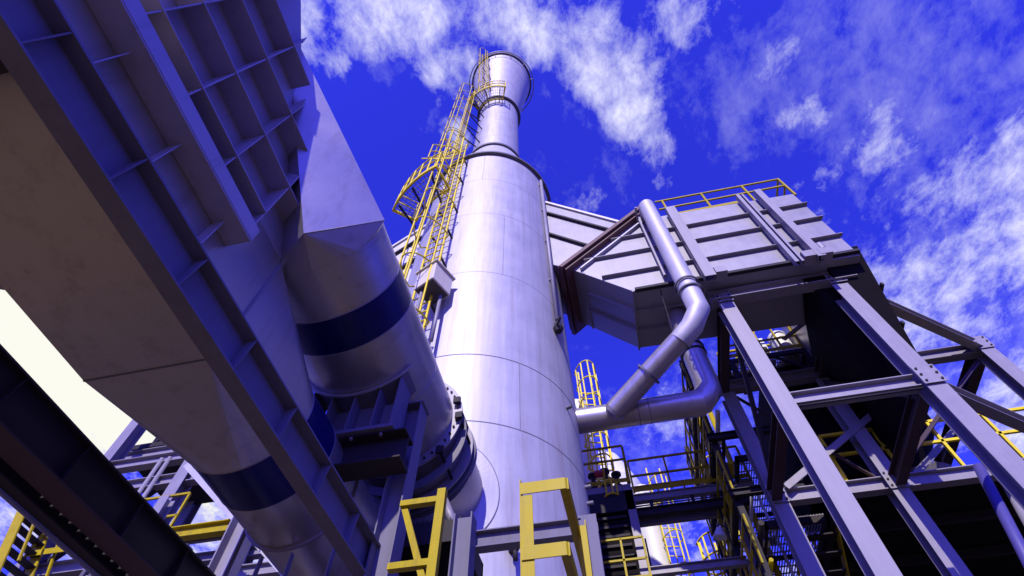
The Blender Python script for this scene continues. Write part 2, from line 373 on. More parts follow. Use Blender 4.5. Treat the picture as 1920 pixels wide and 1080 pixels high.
def platform_ring(name, label, a0, a1, r0, r1, z, rail=1.05, deckmat=None, openrail=(), gap=.15, posts=6, solid=False):
    T = thing(name, label, 'platform', tuple(on_stack((a0+a1)/2, r0, z)))
    n = 16; A = [a0+(a1-a0)*i/n for i in range(n+1)]
    fr = MB()
    fr.prof  # frame channels follow the deck edge
    for r in (r0, r1):
        for i in range(n): fr.bar(on_stack(A[i], r, z), on_stack(A[i+1], r, z), .05, .12)
    for a in (a0, a1): fr.bar(on_stack(a, r0, z), on_stack(a, r1, z), .05, .12)
    fr.build('deck_frame', YEL_SUN, T)
    d = MB(); 
    rr = r0+.06
    while rr < r1-.03:
        for i in range(n): d.bar(on_stack(A[i], rr, z+.03), on_stack(A[i+1], rr, z+.03), .012, .04)
        rr += .13
    for i in range(1, n): d.bar(on_stack(A[i], r0, z+.03), on_stack(A[i], r1, z+.03), .012, .03)
    d.build('grating', GALV, T)
    ra = MB()
    for zz_ in (z+rail, z+rail*.55):
        ra.tube([on_stack(a, r1, zz_) for a in A], .022, 8)
        for a in (a0, a1): ra.tube([on_stack(a, r0+.1, zz_), on_stack(a, r1, zz_)], .022, 8)
    for i in range(posts+1):
        a = a0+(a1-a0)*i/posts; ra.bar(on_stack(a, r1, z), on_stack(a, r1, z+rail), .04)
    for a in (a0, a1): ra.bar(on_stack(a, r0+.12, z), on_stack(a, r0+.12, z+rail), .04)
    for i in range(n): ra.bar(on_stack(A[i], r1+.012, z+.1), on_stack(A[i+1], r1+.012, z+.1), .008, .1)
    ra.build('handrail', YEL_SUN, T)
    for i in (2, 8, 14): MB().bar(on_stack(A[i], r0, z-.75), on_stack(A[i], r1-.1, z-.04), .05).build('knee_brace', DARK, T)
    
    return T
platform_ring('stack_platform', 'small grated landing with yellow rails beside the ladder, at the shoulder of the big stack', -50, -14, SR+.3, SR+1.05, 16.1, rail=1.15)
platform_ring('stack_platform', 'curved grated balcony with yellow rails hugging the slim neck just under the flared mouth', -44, 24, 1.20, 1.86, 30.6, rail=1.25)
# sloping guard rail between landing and upper ladder
T = thing('guard_rail', 'pale yellow rails sloping along the stack shoulder between the two ladders', 'railing', tuple(on_stack(-30, SR, 19.3)))
m = MB()
pA = [on_stack(-30, SR+.9, 18.6), on_stack(-36, SR+.3, 20.4), on_stack(-36, 1.9, 22.2)]
for dz in (0, .6, 1.3):
    m.tube([p+Vector((0, 0, dz)) for p in pA], .02, 6)
for k in range(7):
    t = k/6*2; i = min(int(t), 1); q = pA[i].lerp(pA[i+1], t-i); m.bar(q, q+Vector((0, 0, 1.3)), .03)
m.build('rail_bars', YEL_SUN, T)
m = MB()
for k in range(12):
    t = k/11*2; i = min(int(t), 1); q = pA[i].lerp(pA[i+1], t-i); m.bar(q+Vector((-.22, 0, 0)), q+Vector((.3, .12, 0)), .025, .05)
m.build('step_treads', YEL_SUN, T)

# instrument box on poles in front of the ladder
T = thing('instrument_box', 'cream box on two thin poles standing between blue-banded duct and silver stack', 'box', (-2.9, 5.1, 9.3))
Rz = Matrix.Rotation(rad(-24), 4, 'Z')
def rb(x0, x1, y0, y1, z0, z1, mat, nm, th=.0):
    m = MB(); m.box(x0, x1, y0, y1, z0, z1); cen = Vector((-2.78, 5.22, 0))
    m.v = [tuple(cen+(Rz @ Vector(q))) for q in m.v]; return m.build(nm, mat, T, bevel=th)
rb(-.24, .26, -.22, .30, 10.45, 11.05, CREAM, 'housing', .02)
rb(-.28, .30, -.26, .34, 11.055, 11.09, CREAM, 'lid')
rb(-.21, .23, -.19, .27, 10.43, 10.447, RUBBER, 'bottom_plate')
for x, y in ((-.12, -.1), (.12, .18)):
    p = Vector((-2.78, 5.22, 0))+(Rz @ Vector((x, y, 0))); MB().tube([(p.x, p.y, 9.0), (p.x, p.y, 10.43)], .035, 10).build('pole', GALV, T)

# ================================================================== SLOPING DUCTS EITHER SIDE OF THE STACK
def sloped_duct(name, label, sx):
    T = thing(name, label, 'duct', (SX+sx*2.0, SY, 14.5))
    f = lambda x, z: (SX+sx*(x-SX), z)
    poly = [f(-.95, 18.05), f(1.72, 14.92), f(.02, 13.22), f(-.95, 14.0)]
    MB().prism(poly, 6.97, 8.55).build('casing', BOXM if sx > 0 else SILV, T, bevel=.01)
    rb_ = MB()
    for (a, b) in (((-.75, 17.0), (1.38, 14.6)), ((-.9, 15.75), (.72, 13.94))):
        (x0, z0), (x1, z1) = f(*a), f(*b)
        rb_.bar((x0, 6.93, z0), (x1, 6.93, z1), .02, .09, up=(0, 1, 0)) if False else rb_.prof((x0, 6.93, z0), (x1, 6.93, z1), [(-.03, -.05), (.03, -.05), (.03, .035), (-.03, .035)], up=(0, 1, 0))
    rb_.build('stiffener', DARK, T)
    e = MB(); (x0, z0), (x1, z1) = f(-.9, 18.02), f(1.70, 14.98); e.prof((x0, 6.95, z0), (x1, 6.95, z1), [(-.04, -.04), (.04, -.04), (.04, .04), (-.04, .04)], up=(0, 1, 0)); e.build('edge_trim', SILV, T)
    return T
sloped_duct('sloping_duct', 'rectangular silver duct sloping from the stack down to the ribbed filter box', 1)
sloped_duct('sloping_duct', 'white rectangular duct sloping down behind the left side of the stack', -1)

# ================================================================== RIBBED FILTER BOX
FY = 6.93
fb = thing('filter_box', 'big silver ribbed box raised on a steel frame right of the stack', 'filter housing', (3.5, 8, 11.5))
poly = [(.02, 13.10), (.30, 12.80), (1.25, 11.74), (6.02, 11.60), (6.05, 14.90), (2.95, 15.05), (1.98, 15.06)]
MB().prism(poly, FY, 8.6).build('casing', BOXM, fb, bevel=.012)
MB().box(5.75, 6.03, 8.6, 11.0, 11.75, 14.85).build('rear_casing', DUCT, fb)
rbm = MB()
def xleft(z): return .02+(z-13.10)*1.0+.07 if z > 13.1 else .30+(12.8-z)*.9+.05
for z in (12.45, 13.35, 14.15):
    MB().box(xleft(z), 6.07, FY-.10, FY+.002, z-.01, z+.01).build('rib', GALV, fb)
MB().box(1.30, 6.04, FY-.09, FY+.002, 11.66, 11.74).build('bottom_angle', DARK, fb)
# deeper vertical channels on the face
for (x, w, d) in ((2.88, .24, .16), (4.66, .08, .13), (4.78, .05, .12), (5.16, .16, .17)):
    m = MB(); m.channel((x, FY-d/2-.1, 11.45), (x, FY-d/2-.1, 15.02), w, d, .014, up=(0, -1, 0)) ; m.build('vertical_channel', GALV, fb)
MB().bar((2.02, FY-.14, 11.9), (2.02, FY-.14, 14.9), .07, .08).build('vertical_channel', GALV, fb)
MB().prof((.22, FY-.03, 12.98), (2.15, FY-.03, 14.9), [(-.02, -.07), (.02, -.07), (.02, .07), (-.02, .07)], up=(0, 1, 0)).build('diagonal_angle', SILV, fb)
# underside stiffeners
for x0, z0, x1, z1 in ((.30, 12.80, 1.25, 11.74),):
    for y in (7.45, 8.0):
        MB().prof((x0, y, z0-.02), (x1, y, z1-.02), [(-.015, -.06), (.015, -.06), (.015, .03), (-.015, .03)]).build('belly_stiffener', GALV, fb)
for y in (7.45, 8.0): MB().bar((1.27, y, 11.70), (2.9, y, 11.62), .03, .1).build('belly_stiffener', GALV, fb)
MB().bar((1.25, FY-.03, 11.72), (1.25, 8.62, 11.72), .04, .08).build('belly_stiffener', GALV, fb)
MB().bar((.27, FY-.03, 12.84), (.27, 8.62, 12.84), .04, .08).build('belly_stiffener', GALV, fb)
# inlet flange, two primed frames back to back
def slab(u0, u1, n0, n1, y0, y1):        # u along the flange, n along the duct axis (towards the stack)
    o = Vector((-.02, 0, 13.06)); u = Vector((1, 0, 1)).normalized(); n = Vector((-1, 0, 1)).normalized()
    return MB().prism([((o+u*a+n*b).x, (o+u*a+n*b).z) for a, b in ((u0, n0), (u1, n0), (u1, n1), (u0, n1))], y0, y1)
for n0, n1, e in ((-.02, .02, .16), (.06, .17, .24), (.21, .25, .16)):
    slab(-.1-e*.5, 3.0+e, n0, n1, FY-e, 8.6+e).build('inlet_flange', BROWN, fb)
slab(-.06, 2.9, .015, .22, FY-.05, 8.64).build('flange_gasket', DARK, fb)
# brackets, lugs along the foot of the face
for x in (3.13, 4.95, 5.28): MB().box(x-.12, x+.12, FY-.28, FY-.02, 11.50, 11.72).build('mounting_lug', GALV, fb)
MB().lathe((5.32, FY-.2, 11.72), Z, [(0, .22), (.09, .22), (.09, 0), (0, 0)], 14).build('pressure_bottle', GALV, fb)
# hopper hanging below
hp = [(4.85, 7.25, 11.6), (5.0, 8.45, 11.58), (6.1, 7.25, 11.6), (6.1, 11.4, 11.9), (5.75, 11.4, 11.9), (5.6, 8.9, 9.8), (6.1, 8.6, 9.3), (6.1, 9.8, 9.3), (5.8, 9.8, 9.8)]
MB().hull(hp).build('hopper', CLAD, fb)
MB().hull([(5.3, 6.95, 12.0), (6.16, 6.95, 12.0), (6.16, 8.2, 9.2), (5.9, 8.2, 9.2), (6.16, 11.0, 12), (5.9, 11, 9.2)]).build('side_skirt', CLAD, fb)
for y, z in ((7.3, 11.0), (7.7, 10.2)): MB().bar((6.18, y, z), (6.18, 11, z), .05, .08).build('skirt_stiffener', DARK, fb)

# roof handrail
T = thing('handrail', 'yellow two-bar handrail along the roof edge of the ribbed filter box', 'railing', (4.5, 7, 15.0))
m = MB()
for z in (16.08, 15.56):
    m.bar((2.7, 6.98, z), (6.12, 6.98, z-.06 if z > 16 else z), .045, .045).bar((6.12, 6.98, z-.06 if z > 16 else z), (6.12, 8.4, z-.06 if z > 16 else z), .045)
m.build('rails', YEL, T)
for x, y in ((2.9, 6.98), (4.0, 6.98), (5.12, 6.98), (6.12, 6.98), (6.12, 8.3)): MB().bar((x, y, 14.9), (x, y, 16.05), .05).build('post', YEL, T)
MB().box(2.9, 4.7, 6.96, 6.975, 15.04, 15.16).build('toe_board', YEL, T)

# ================================================================== ROUND PIPES
T = thing('blow_off_pipe', 'fat silver pipe dropping down the ribbed box then slanting back towards the stack', 'pipe', (2.2, 6.4, 14.9))
def pipe(path, r, name, mat, parent, seg=40): return MB().tube(path, r, seg, caps=False).build(name, mat, parent)
pipe([(2.22, 6.4, 14.75), (2.22, 6.4, 10.62)], .198, 'vertical_run', SILV, T)
pipe([(2.22, 6.4, 10.62), (2.22, 6.4, 10.0), (2.0, 6.52, 9.68), (1.72, 6.68, 9.50)], .206, 'elbow', SILV, T)
pe = pipe([(1.95, 6.55, 9.65), (.32, 7.47, 8.79)], .198, 'slanting_run', DUCT, T)
MB().lathe((.33, 7.465, 8.795), Vector((-1.63, .92, -.86)), [(.198, 0), (.175, .08), (.11, .14), (.0, .16)], 40).build('end_cap', DUCT, T)
for p, d in (((2.22, 6.4, 10.55), (0, 0, 1)), ((2.22, 6.4, 10.82), (0, 0, 1)), ((1.05, 7.058, 9.175), (1.63, -.92, .86))):
    MB().lathe(p, d, [(.22, -.02), (.25, -.02), (.25, .02), (.22, .02)], 40, closed=True, smooth=False).build('clamp_ring', SEAM if p[0] > 1 else GALV, T)
MB().lathe((2.3, 6.92, 14.93), (0, -1, 0), [(0, .12), (.15, .12), (.17, 0), (0, 0)], 20).build('cap_flange', GALV, T)
MB().tube([(2.22, 6.4, 14.73), (2.24, 6.58, 14.90), (2.3, 7.1, 14.93)], .19, 20).build('top_elbow', SILV, T)
MB().bar((1.98, 6.5, 15.0), (1.98, 7.0, 15.0), .05).build('support_strut', GALV, T)
T = thing('stack_return_pipe', 'darker silver pipe leaving the stack level and turning up under the ribbed box', 'pipe', (-.4, 7.8, 8.9))
pipe([(-.6, 7.75, 8.93), (1.95, 7.75, 8.93)][:2], .24, 'level_run', DUCT, T)
pipe([(1.7, 7.75, 8.93), (1.95, 7.75, 8.97), (2.14, 7.75, 9.2), (2.16, 7.75, 9.5)], .243, 'elbow', DUCT, T)
pipe([(2.16, 7.75, 9.45), (2.16, 7.75, 11.75)], .235, 'riser', DUCT, T)
for z in (10.25, 10.42): MB().lathe((2.16, 7.75, z), Z, [(.23, -.015), (.262, -.015), (.262, .015), (.23, .015)], 40, closed=True, smooth=False).build('clamp_ring', DARK, T)
for x in (.75, .95): MB().lathe((x, 7.75, 8.93), (1, 0, 0), [(.24, -.006), (.246, 0), (.24, .006)], 40).build('weld_seam', SEAM, T)
tag(MB().tube([(1.86, 7.0, 11.9), (1.75, 7.35, 9.22)], .011, 6).build('tie_rod', DARK), 'thin dark rod hanging from the ribbed box down to the level pipe', 'rod')

# ================================================================== SUPPORT FRAME UNDER THE BOX
fr = thing('support_frame', 'grey steel column frame carrying the ribbed filter box on the right', 'steel frame', (5, 9, 0))
def col(x, y, z1, w=.30, d=.30, parent=None, z0=0, mat=GALV, web_front=False):
    m = MB(); m.ibeam((x, y, z0), (x, y, z1), w, d, .022, .014, up=(1, 0, 0) if web_front else (0, 1, 0)); return m.build('column', mat, parent or fr)
for x, y, z1 in ((3.13, 7.45, 11.3), (5.46, 7.45, 11.3), (3.2, 10.2, 11.3), (5.38, 10.2, 11.3), (9.1, 10.15, 11.72), (9.1, 14.5, 11.7), (5.38, 14.5, 11.7)): col(x, y, z1)
def bm(p0, p1, w=.2, h=.3, name='beam', mat=GALV, parent=None): return MB().ibeam(p0, p1, w, h, .018, .012).build(name, mat, parent or fr)
bm((2.85, 7.33, 11.45), (5.85, 7.33, 11.45), .26, .28)
bm((3.3, 7.45, 8.38), (5.3, 7.45, 8.38), .2, .26)
bm((3.0, 10.2, 11.58), (9.3, 10.2, 11.58), .22, .3)
bm((3.36, 10.2, 8.42), (9.6, 10.2, 8.42), .2, .28)
for x in (3.13, 5.42):
    bm((x, 7.62, 11.42), (x, 10.05, 11.42), .2, .26, mat=BROWNK); bm((x, 7.6, 8.38), (x, 10.03, 8.40), .2, .26, mat=BROWNK)
bm((5.66, 7.55, 11.5), (9.0, 10.05, 11.6), .2, .28, 'diagonal_beam'); bm((5.6, 7.6, 8.45), (12.2, 12.6, 8.45), .2, .26, 'diagonal_beam')
for z in (11.58, 8.42): bm((9.1, 10.35, z), (9.1, 14.4, z), .26, .3, mat=BROWNK)
bm((9.25, 10.15, 8.7), (13, 10.15, 8.7)); bm((5.38, 14.5, 11.5), (9.1, 14.5, 11.5))
MB().bar((3.42, 10.05, 8.55), (6.55, 10.05, 10.45), .04, .14, up=(0, 0, 1)).build('brace', GALV, fr)
MB().bar((4.45, 8.7, 11.35), (5.4, 8.7, 12.0), .04, .09).build('brace', GALV, fr)
bm((5.5, 10.2, 8.3), (9.1, 12.4, 11.4), .12, .12, 'brace')
MB().bar((5.4, 7.7, 8.3), (5.4, 10.1, 11.2), .1, .1).build('brace', DARK, fr)
MB().bar((3.2, 7.7, 11.2), (3.2, 10.1, 8.5), .09, .09).build('brace', DARK, fr)
for x, y, z in ((3.13, 7.27, 11.45), (5.46, 7.27, 11.45), (3.2, 10.03, 8.42), (5.38, 10.03, 8.42), (9.1, 9.98, 11.6), (5.46, 7.27, 8.38)):
    gp = MB().box(x-.17, x+.17, y-.012, y+.0, z-.2, z+.2).build('gusset_plate', GALV, fr)
    for bx in (-.12, .12):
        for bz_ in (-.14, 0, .14): MB().lathe((x+bx, y-.012, z+bz_), (0, -1, 0), [(.022, 0), (.022, .02), (0, .024)], 6, smooth=False).build('bolt', DARK, gp)
# ------------------------------------------------ walkway and rails behind the frame on the right
def handrail(name, label, p0, p1, h=1.06, n=None, mat=YEL, toe=True, group=None, mid=.5, w=.045):
    p0, p1 = Vector(p0), Vector(p1); T = thing(name, label, 'railing', tuple(p0), group); L_ = (p1-p0).length; n = n or max(1, round(L_/1.2))
    for k, nm in ((h, 'top_rail'), (h*mid, 'middle_rail')): MB().bar(p0+Vector((0, 0, k)), p1+Vector((0, 0, k)), w).build(nm, mat, T)
    for i in range(n+1): q = p0.lerp(p1, i/n); MB().bar(q, q+Vector((0, 0, h)), w).build('post', mat, T)
    if toe: MB().bar(p0+Vector((0, 0, .08)), p1+Vector((0, 0, .08)), .012, .12).build('toe_board', mat, T)
    return T
handrail('handrail', 'long yellow handrail crossing behind the grey columns at the right edge', (4.72, 10.42, 8.6), (12.5, 10.42, 8.6), 1.33, 7, mid=.6, mat=YEL_SUN, w=.06)  # rail falls in shade; the lighter yellow paints sunlight onto it
handrail('handrail', 'yellow handrail running back along the deck edge between the frame columns', (4.62, 10.5, 8.6), (4.62, 13.6, 8.6), 1.33, 3, mid=.6, mat=YEL_SUN, w=.06)
def deck(name, label, x0, x1, y0, y1, z, pitch=.09, cross=.45, mat=GALV, framemat=DARK, hgt=.2, cat='grating deck'):
    T = thing(name, label, cat, ((x0+x1)/2, y0, z)); m = MB(); x = x0+.03
    while x < x1-.02: m.box(x, x+.012, y0, y1, z-.04, z); x += pitch
    y = y0+.02
    while y < y1: m.box(x0, x1, y, y+.016, z-.035, z-.005); y += cross
    m.build('grating', mat, T); f = MB()
    for y in (y0, y1): f.box(x0-.03, x1+.03, y-.03, y+.03, z-.04-hgt, z-.045)
    for x in (x0, x1): f.box(x-.03, x+.03, y0-.03, y1+.03, z-.04-hgt, z-.045)
    k = max(1, int((y1-y0)/1.2))
    for i in range(1, k): yy = y0+(y1-y0)*i/k; f.box(x0, x1, yy-.025, yy+.025, z-.045-hgt*.6, z-.046)
    f.build('deck_frame', framemat, T); return T
# dark clad building behind the frame
T = thing('upper_deck', 'dark deck seen from underneath behind the columns at lower right', 'deck', (8, 12, 8.2))
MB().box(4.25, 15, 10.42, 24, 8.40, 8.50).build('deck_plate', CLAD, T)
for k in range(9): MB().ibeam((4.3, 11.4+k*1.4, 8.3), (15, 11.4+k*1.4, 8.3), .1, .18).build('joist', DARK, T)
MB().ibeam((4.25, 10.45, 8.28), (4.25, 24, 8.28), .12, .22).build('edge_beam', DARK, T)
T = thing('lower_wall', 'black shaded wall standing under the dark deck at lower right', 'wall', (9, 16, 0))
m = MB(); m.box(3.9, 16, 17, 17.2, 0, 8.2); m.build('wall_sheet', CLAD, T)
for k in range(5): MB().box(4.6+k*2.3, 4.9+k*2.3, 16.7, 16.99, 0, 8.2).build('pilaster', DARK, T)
# dust hopper behind
T = thing('dust_hopper', 'dark steel dust hopper with conical foot seen between the frame columns', 'hopper', (7.2, 12.5, 8.3))
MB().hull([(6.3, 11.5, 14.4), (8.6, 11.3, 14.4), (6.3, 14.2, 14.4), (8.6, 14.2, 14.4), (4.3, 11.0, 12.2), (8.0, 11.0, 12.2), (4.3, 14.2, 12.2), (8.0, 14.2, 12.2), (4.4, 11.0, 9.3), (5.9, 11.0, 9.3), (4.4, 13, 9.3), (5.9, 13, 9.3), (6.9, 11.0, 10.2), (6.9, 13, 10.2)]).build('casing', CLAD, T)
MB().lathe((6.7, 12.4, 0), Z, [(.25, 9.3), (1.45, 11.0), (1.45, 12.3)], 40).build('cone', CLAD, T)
MB().lathe((7.15, 12.2, 0), Z, [(.25, 8.9), (.25, 9.2), (.62, 9.75)], 32).build('outlet_spout', GALV, T)
for i, (x, s_) in enumerate(((6.35, .06), (6.62, .09))):
    tag(MB().tube([(x, 11.1, 12.9), (x-.9, 11.0, 8.6)], s_, 14).build('service_pipe', GALV), ('thin' if i == 0 else 'thicker')+' grey pipe of the pair running down past the dark hopper', 'pipe', 'pipes down the dust hopper')
for i, (dx, r_, mt) in enumerate(((0, .09, BLUEP), (.28, .07, GALV))):
    tag(MB().tube([(6.55+dx, 9.5, 8.1), (5.4+dx, 9.4, 4.0)], r_, 14).build('down_pipe', mt), ('blue-grey painted' if i == 0 else 'bare grey')+' drain pipe in front of the dark building wall at the right', 'pipe', 'drain pipes by the dark wall')

# ================================================================== DUCT 2 (upper, to the stack)
D2 = (-2.45, 6.46); r2 = .68
d2 = thing('round_duct', 'upper round silver duct with navy band, entering the side of the stack', 'duct', (D2[0], 3.5, D2[1]))
YA = (0, 1, 0)
def cyl_y(c, r, y0, y1, seg=96): return MB().lathe((c[0], 0, c[1]), YA, [(r, y0), (r, y1)], seg)
cyl_y(D2, r2, 2.02, 2.54).build('transition_collar', DUCT, d2)
cyl_y(D2, r2+.002, 2.54, 2.945).build('navy_band', NAVY, d2)
cyl_y(D2, r2, 2.945, 4.66).build('round_section', DUCT, d2)
for y in (2.54, 2.945, 3.9): MB().lathe((D2[0], 0, D2[1]), YA, [(r2, y-.008), (r2+.006, y), (r2, y+.008)], 96).build('weld_seam', GALV, d2)
zh = H
FL = (-2.2, 1.66, 4.12+zh); FR = (-1.69, 1.93, 4.72+zh); TT = (-2.72, .17, 6.9+zh)
ring = ringpts((D2[0], 2.02, D2[1]), r2-.001, 48)
MB().hull(ring+[FL, FR, TT, (-2.95, 1.98, 8.9), (-2.9, 1.2, 8.9), (-3.3, 2.0, 8.5)]).build('square_to_round_hood', DUCT, d2)
MB().tube([FL, FR], .006, 6).build('weld_seam', GALV, d2)
# bolted flange and expansion joint
MB().lathe((D2[0], 0, D2[1]), YA, [(r2, 4.66), (.80, 4.66), (.80, 4.69), (r2, 4.69)], 96, closed=True, smooth=False).build('bolted_flange', BOXM, d2)
for k in range(44):
    b = MB(); a = 2*math.pi*k/44; b.lathe((D2[0]+.745*math.cos(a), 4.66, D2[1]+.745*math.sin(a)), YA, [(0, -.022), (.015, -.022), (.015, 0)], 6); b.build('flange_bolt', DARK, d2)
MB().lathe((D2[0]+.02, 0, D2[1]-.06), YA, [(.70, 4.69), (.74, 4.74), (.745, 4.86), (.70, 4.92), (.73, 4.98), (.70, 5.04)], 96).build('expansion_joint', RUBBER, d2)
MB().lathe((D2[0]+.06, 0, D2[1]-.18), YA, [(.66, 4.9), (.66, 5.18)], 96).build('joint_sleeve', DUCT, d2)
for y, ro, mt in ((4.80, .775, SEAM), (5.06, .79, GALV), (5.16, .80, SEAM), (5.22, .80, GALV)):
    MB().lathe((D2[0]+.06, 0, D2[1]-.2), YA, [(.67, y-.012), (ro, y-.012), (ro, y+.012), (.67, y+.012)], 96, closed=True, smooth=False).build('joint_ring', mt, d2)
MB().lathe((D2[0]+.14, 0, D2[1]-.33), YA, [(.68, 5.2), (.67, 6.1)], 96).build('stack_nozzle', DUCT, d2)
for a in (-80, -40, 0, 20, 60, 200, 240):
    x, z = D2[0]+.78*math.cos(rad(a)), D2[1]-.08+.78*math.sin(rad(a))
    m = MB(); m.bar((x, 4.6, z), (x+.04, 5.28, z-.1), .028); m.box(x-.045, x+.045, 4.585, 4.625, z-.045, z+.045); m.build('tie_bar', DARK, d2)

# saddle under duct 2
T = thing('duct_saddle', 'grey welded saddle with upright gussets under the upper round duct', 'pipe support', (-2.5, 3.6, 5))
MB().lathe((D2[0], 0, D2[1]), YA, [(r2+.004, 3.47), (r2+.045, 3.46), (r2+.045, 3.48), (r2+.004, 3.48)], 40, a0=rad(33), a1=rad(172), closed=True, smooth=False).build('cradle_edge', SILV, T)
MB().lathe((D2[0], 0, D2[1]), YA, [(r2+.004, 3.5), (r2+.02, 3.5), (r2+.02, 3.8), (r2+.004, 3.8)], 40, a0=rad(38), a1=rad(165), closed=True).build('cradle_plate', PRIM, T)
def bz(x): return D2[1]-math.sqrt(max(0, (r2+.01)**2-(x-D2[0])**2))
for x in (-2.92, -2.68, -2.42, -2.16, -1.96):
    MB().box(x-.007, x+.007, 3.5, 3.78, 5.30, bz(x)).build('gusset', PRIM, T)
MB().box(-3.05, -1.94, 3.66, 3.675, 5.30, 5.72).build('web_plate', PRIM, T)
MB().box(-3.05, -1.92, 3.50, 3.80, 5.26, 5.298).build('base_plate', PRIM, T)
MB().ibeam((-3.35, 3.66, 5.08), (-1.80, 3.66, 5.08), .24, .34).build('bearer_beam', DARK, T)
for x in (-2.95, -2.35, -2.05): MB().lathe((x, 3.56, 5.2), Z, [(0, .01), (.018, .01), (.018, .12), (0, .12)], 8).build('anchor_bolt', GALV, T)

# ================================================================== DUCT 1 (lower)
D1 = (-2.98, 5.02); r1 = .544
d1 = thing('round_duct', 'lower round duct with navy band, left of and below the other one', 'duct', (D1[0], 3, D1[1]))
MB().box(-3.45, -2.502, -6, 1.86, 4.47, 5.80).build('rectangular_section', DUCT, d1)
MB().hull(ringpts((D1[0], 2.97, D1[1]), r1, 48)+[(x, 1.86, z) for x in (-3.45, -2.502) for z in (4.47, 5.80)]).build('square_to_round_transition', DUCT, d1)
cyl_y(D1, r1+.002, 2.97, 3.46).build('navy_band', NAVY, d1)
cyl_y(D1, r1, 3.46, 7.2).build('round_section', DUCT, d1)
MB().lathe((D1[0], 0, D1[1]), YA, [(r1, 4.015), (r1+.025, 4.015), (r1+.025, 4.04), (r1, 4.04)], 96, closed=True, smooth=False).build('cradle_ring', GALV, d1)
for y in (2.97, 3.46, 4.9): MB().lathe((D1[0], 0, D1[1]), YA, [(r1, y-.007), (r1+.005, y), (r1, y+.007)], 96).build('weld_seam', GALV, d1)
MB().bar((-3.45, 1.86, 4.468), (-2.502, 1.86, 4.468), .012, .006).build('weld_seam', SEAM, d1)
MB().bar((-2.498, 1.88, 4.9), (-2.498, 1.88, 5.78), .02, .02).build('side_rib', GALV, d1)
MB().box(-3.65, -3.45, -.2, -.18, 4.47, 4.6).build('edge_lug', GALV, d1)
MB().hull([(-3.72, 1.05, 4.55), (-3.45, .98, 4.5), (-3.45, 1.12, 4.5), (-3.45, 1.05, 4.65)]).build('edge_lug', GALV, d1)

# plenum with its stiffener grid
pl = thing('plenum_casing', 'violet-grey plenum side wall with a grid of deep steel stiffeners overhead at upper left', 'plenum', (-3, 0, 5.8))
c_ = -2.5
prof_ = [(-.45, 5.80), (1.84, 5.80), (1.86, 6.34), (.62, 7.9), (.0, 8.66), (-.45, 8.66)]
n = len(prof_)
m = MB(); m.add([(c_, y, z) for y, z in prof_]+[(-3.6, y, z) for y, z in prof_], [(i, (i+1) % n, n+(i+1) % n, n+i) for i in range(n)]+[tuple(range(n)), tuple(range(2*n-1, n-1, -1))])
m.build('casing', WALLM, pl)
def edge_y(z): return 1.86-(z-6.34)/1.56*1.24
W = .2
for zp, y1 in ((3.91, 1.34), (4.45, 1.78), (5.08, 1.28), (5.77, .74), (6.5, -.1)):
    z = zp+H; y1 = y1 if y1 is not None else edge_y(z)+.02
    MB().box(c_, c_+W, -.45, y1, z-.006, z+.006).build('horizontal_stiffener', WALLM, pl)
MB().box(c_, c_+W, -.45, 1.40, 3.54+H-.008, 3.54+H+.008).build('horizontal_stiffener', WALLM, pl)
MB().box(c_+W-.012, c_+W+.004, -.45, 1.40, 3.54+H+.009, 3.70+H).build('stiffener_lip', WALLM, pl)
for y in (1.335, .86, .36, -.14):
    zt = 6.34+(1.86-y)/1.24*1.56
    ztop = min(zt+.02, 8.64)
    MB().add([(c_, y, 5.42), (c_+W-.01, y, 5.42), (c_+W-.01, y, ztop-.5), (c_+.02, y, ztop+.1), (c_, y, ztop)] + [(c_, y+.01, 5.42), (c_+W-.01, y+.01, 5.42), (c_+W-.01, y+.01, ztop-.5), (c_+.02, y+.01, ztop+.1), (c_, y+.01, ztop)],
             [(0, 1, 2, 3, 4), (9, 8, 7, 6, 5), (0, 5, 6, 1), (1, 6, 7, 2), (2, 7, 8, 3), (3, 8, 9, 4), (4, 9, 5, 0)]).build('vertical_stiffener', WALLM, pl)
for y in (1.2, .62, .04, -.5, -1.1): MB().box(c_, c_+.1, y, y+.008, 4.75, 5.22).build('edge_tab', WALLM, pl)

# long girder under the ducts
gd = thing('long_girder', 'long plate girder with upright web stiffeners slanting across the two round ducts', 'girder', (-2.06, 2, 4.04))
gx = -2.065
MB().box(gx-.058, gx+.058, -6, 5.2, 4.03, 4.045).build('bottom_flange', PRIM, gd)
MB().box(gx-.005, gx+.005, -6, 5.2, 4.0455, 4.2995).build('web', PRIM, gd)
MB().box(gx-.07, gx+.09, -6, 5.2, 4.30, 4.314).build('top_flange', PRIM, gd)
y = -2.46
while y < 5:
    MB().add([(gx+.006, y, 4.046), (gx+.056, y, 4.046), (gx+.086, y, 4.299), (gx+.006, y, 4.299), (gx+.006, y+.008, 4.046), (gx+.056, y+.008, 4.046), (gx+.086, y+.008, 4.299), (gx+.006, y+.008, 4.299)],
             [(0, 1, 2, 3), (7, 6, 5, 4), (0, 4, 5, 1), (1, 5, 6, 2), (2, 6, 7, 3), (3, 7, 4, 0)]).build('web_stiffener', PRIM, gd)
    y += .59
T = thing('cross_beam', 'dark steel cross beam under the lower duct at the left edge', 'beam', (-3, -.3, 4.2))
MB().ibeam((-4.6, -.12, 4.25), (-2.15, -.12, 4.25), .22, .28).build('beam_body', DARK, T)
MB().box(-2.75, -2.74, -.24, 0, 4.11, 4.39).build('end_plate', DARK, T)

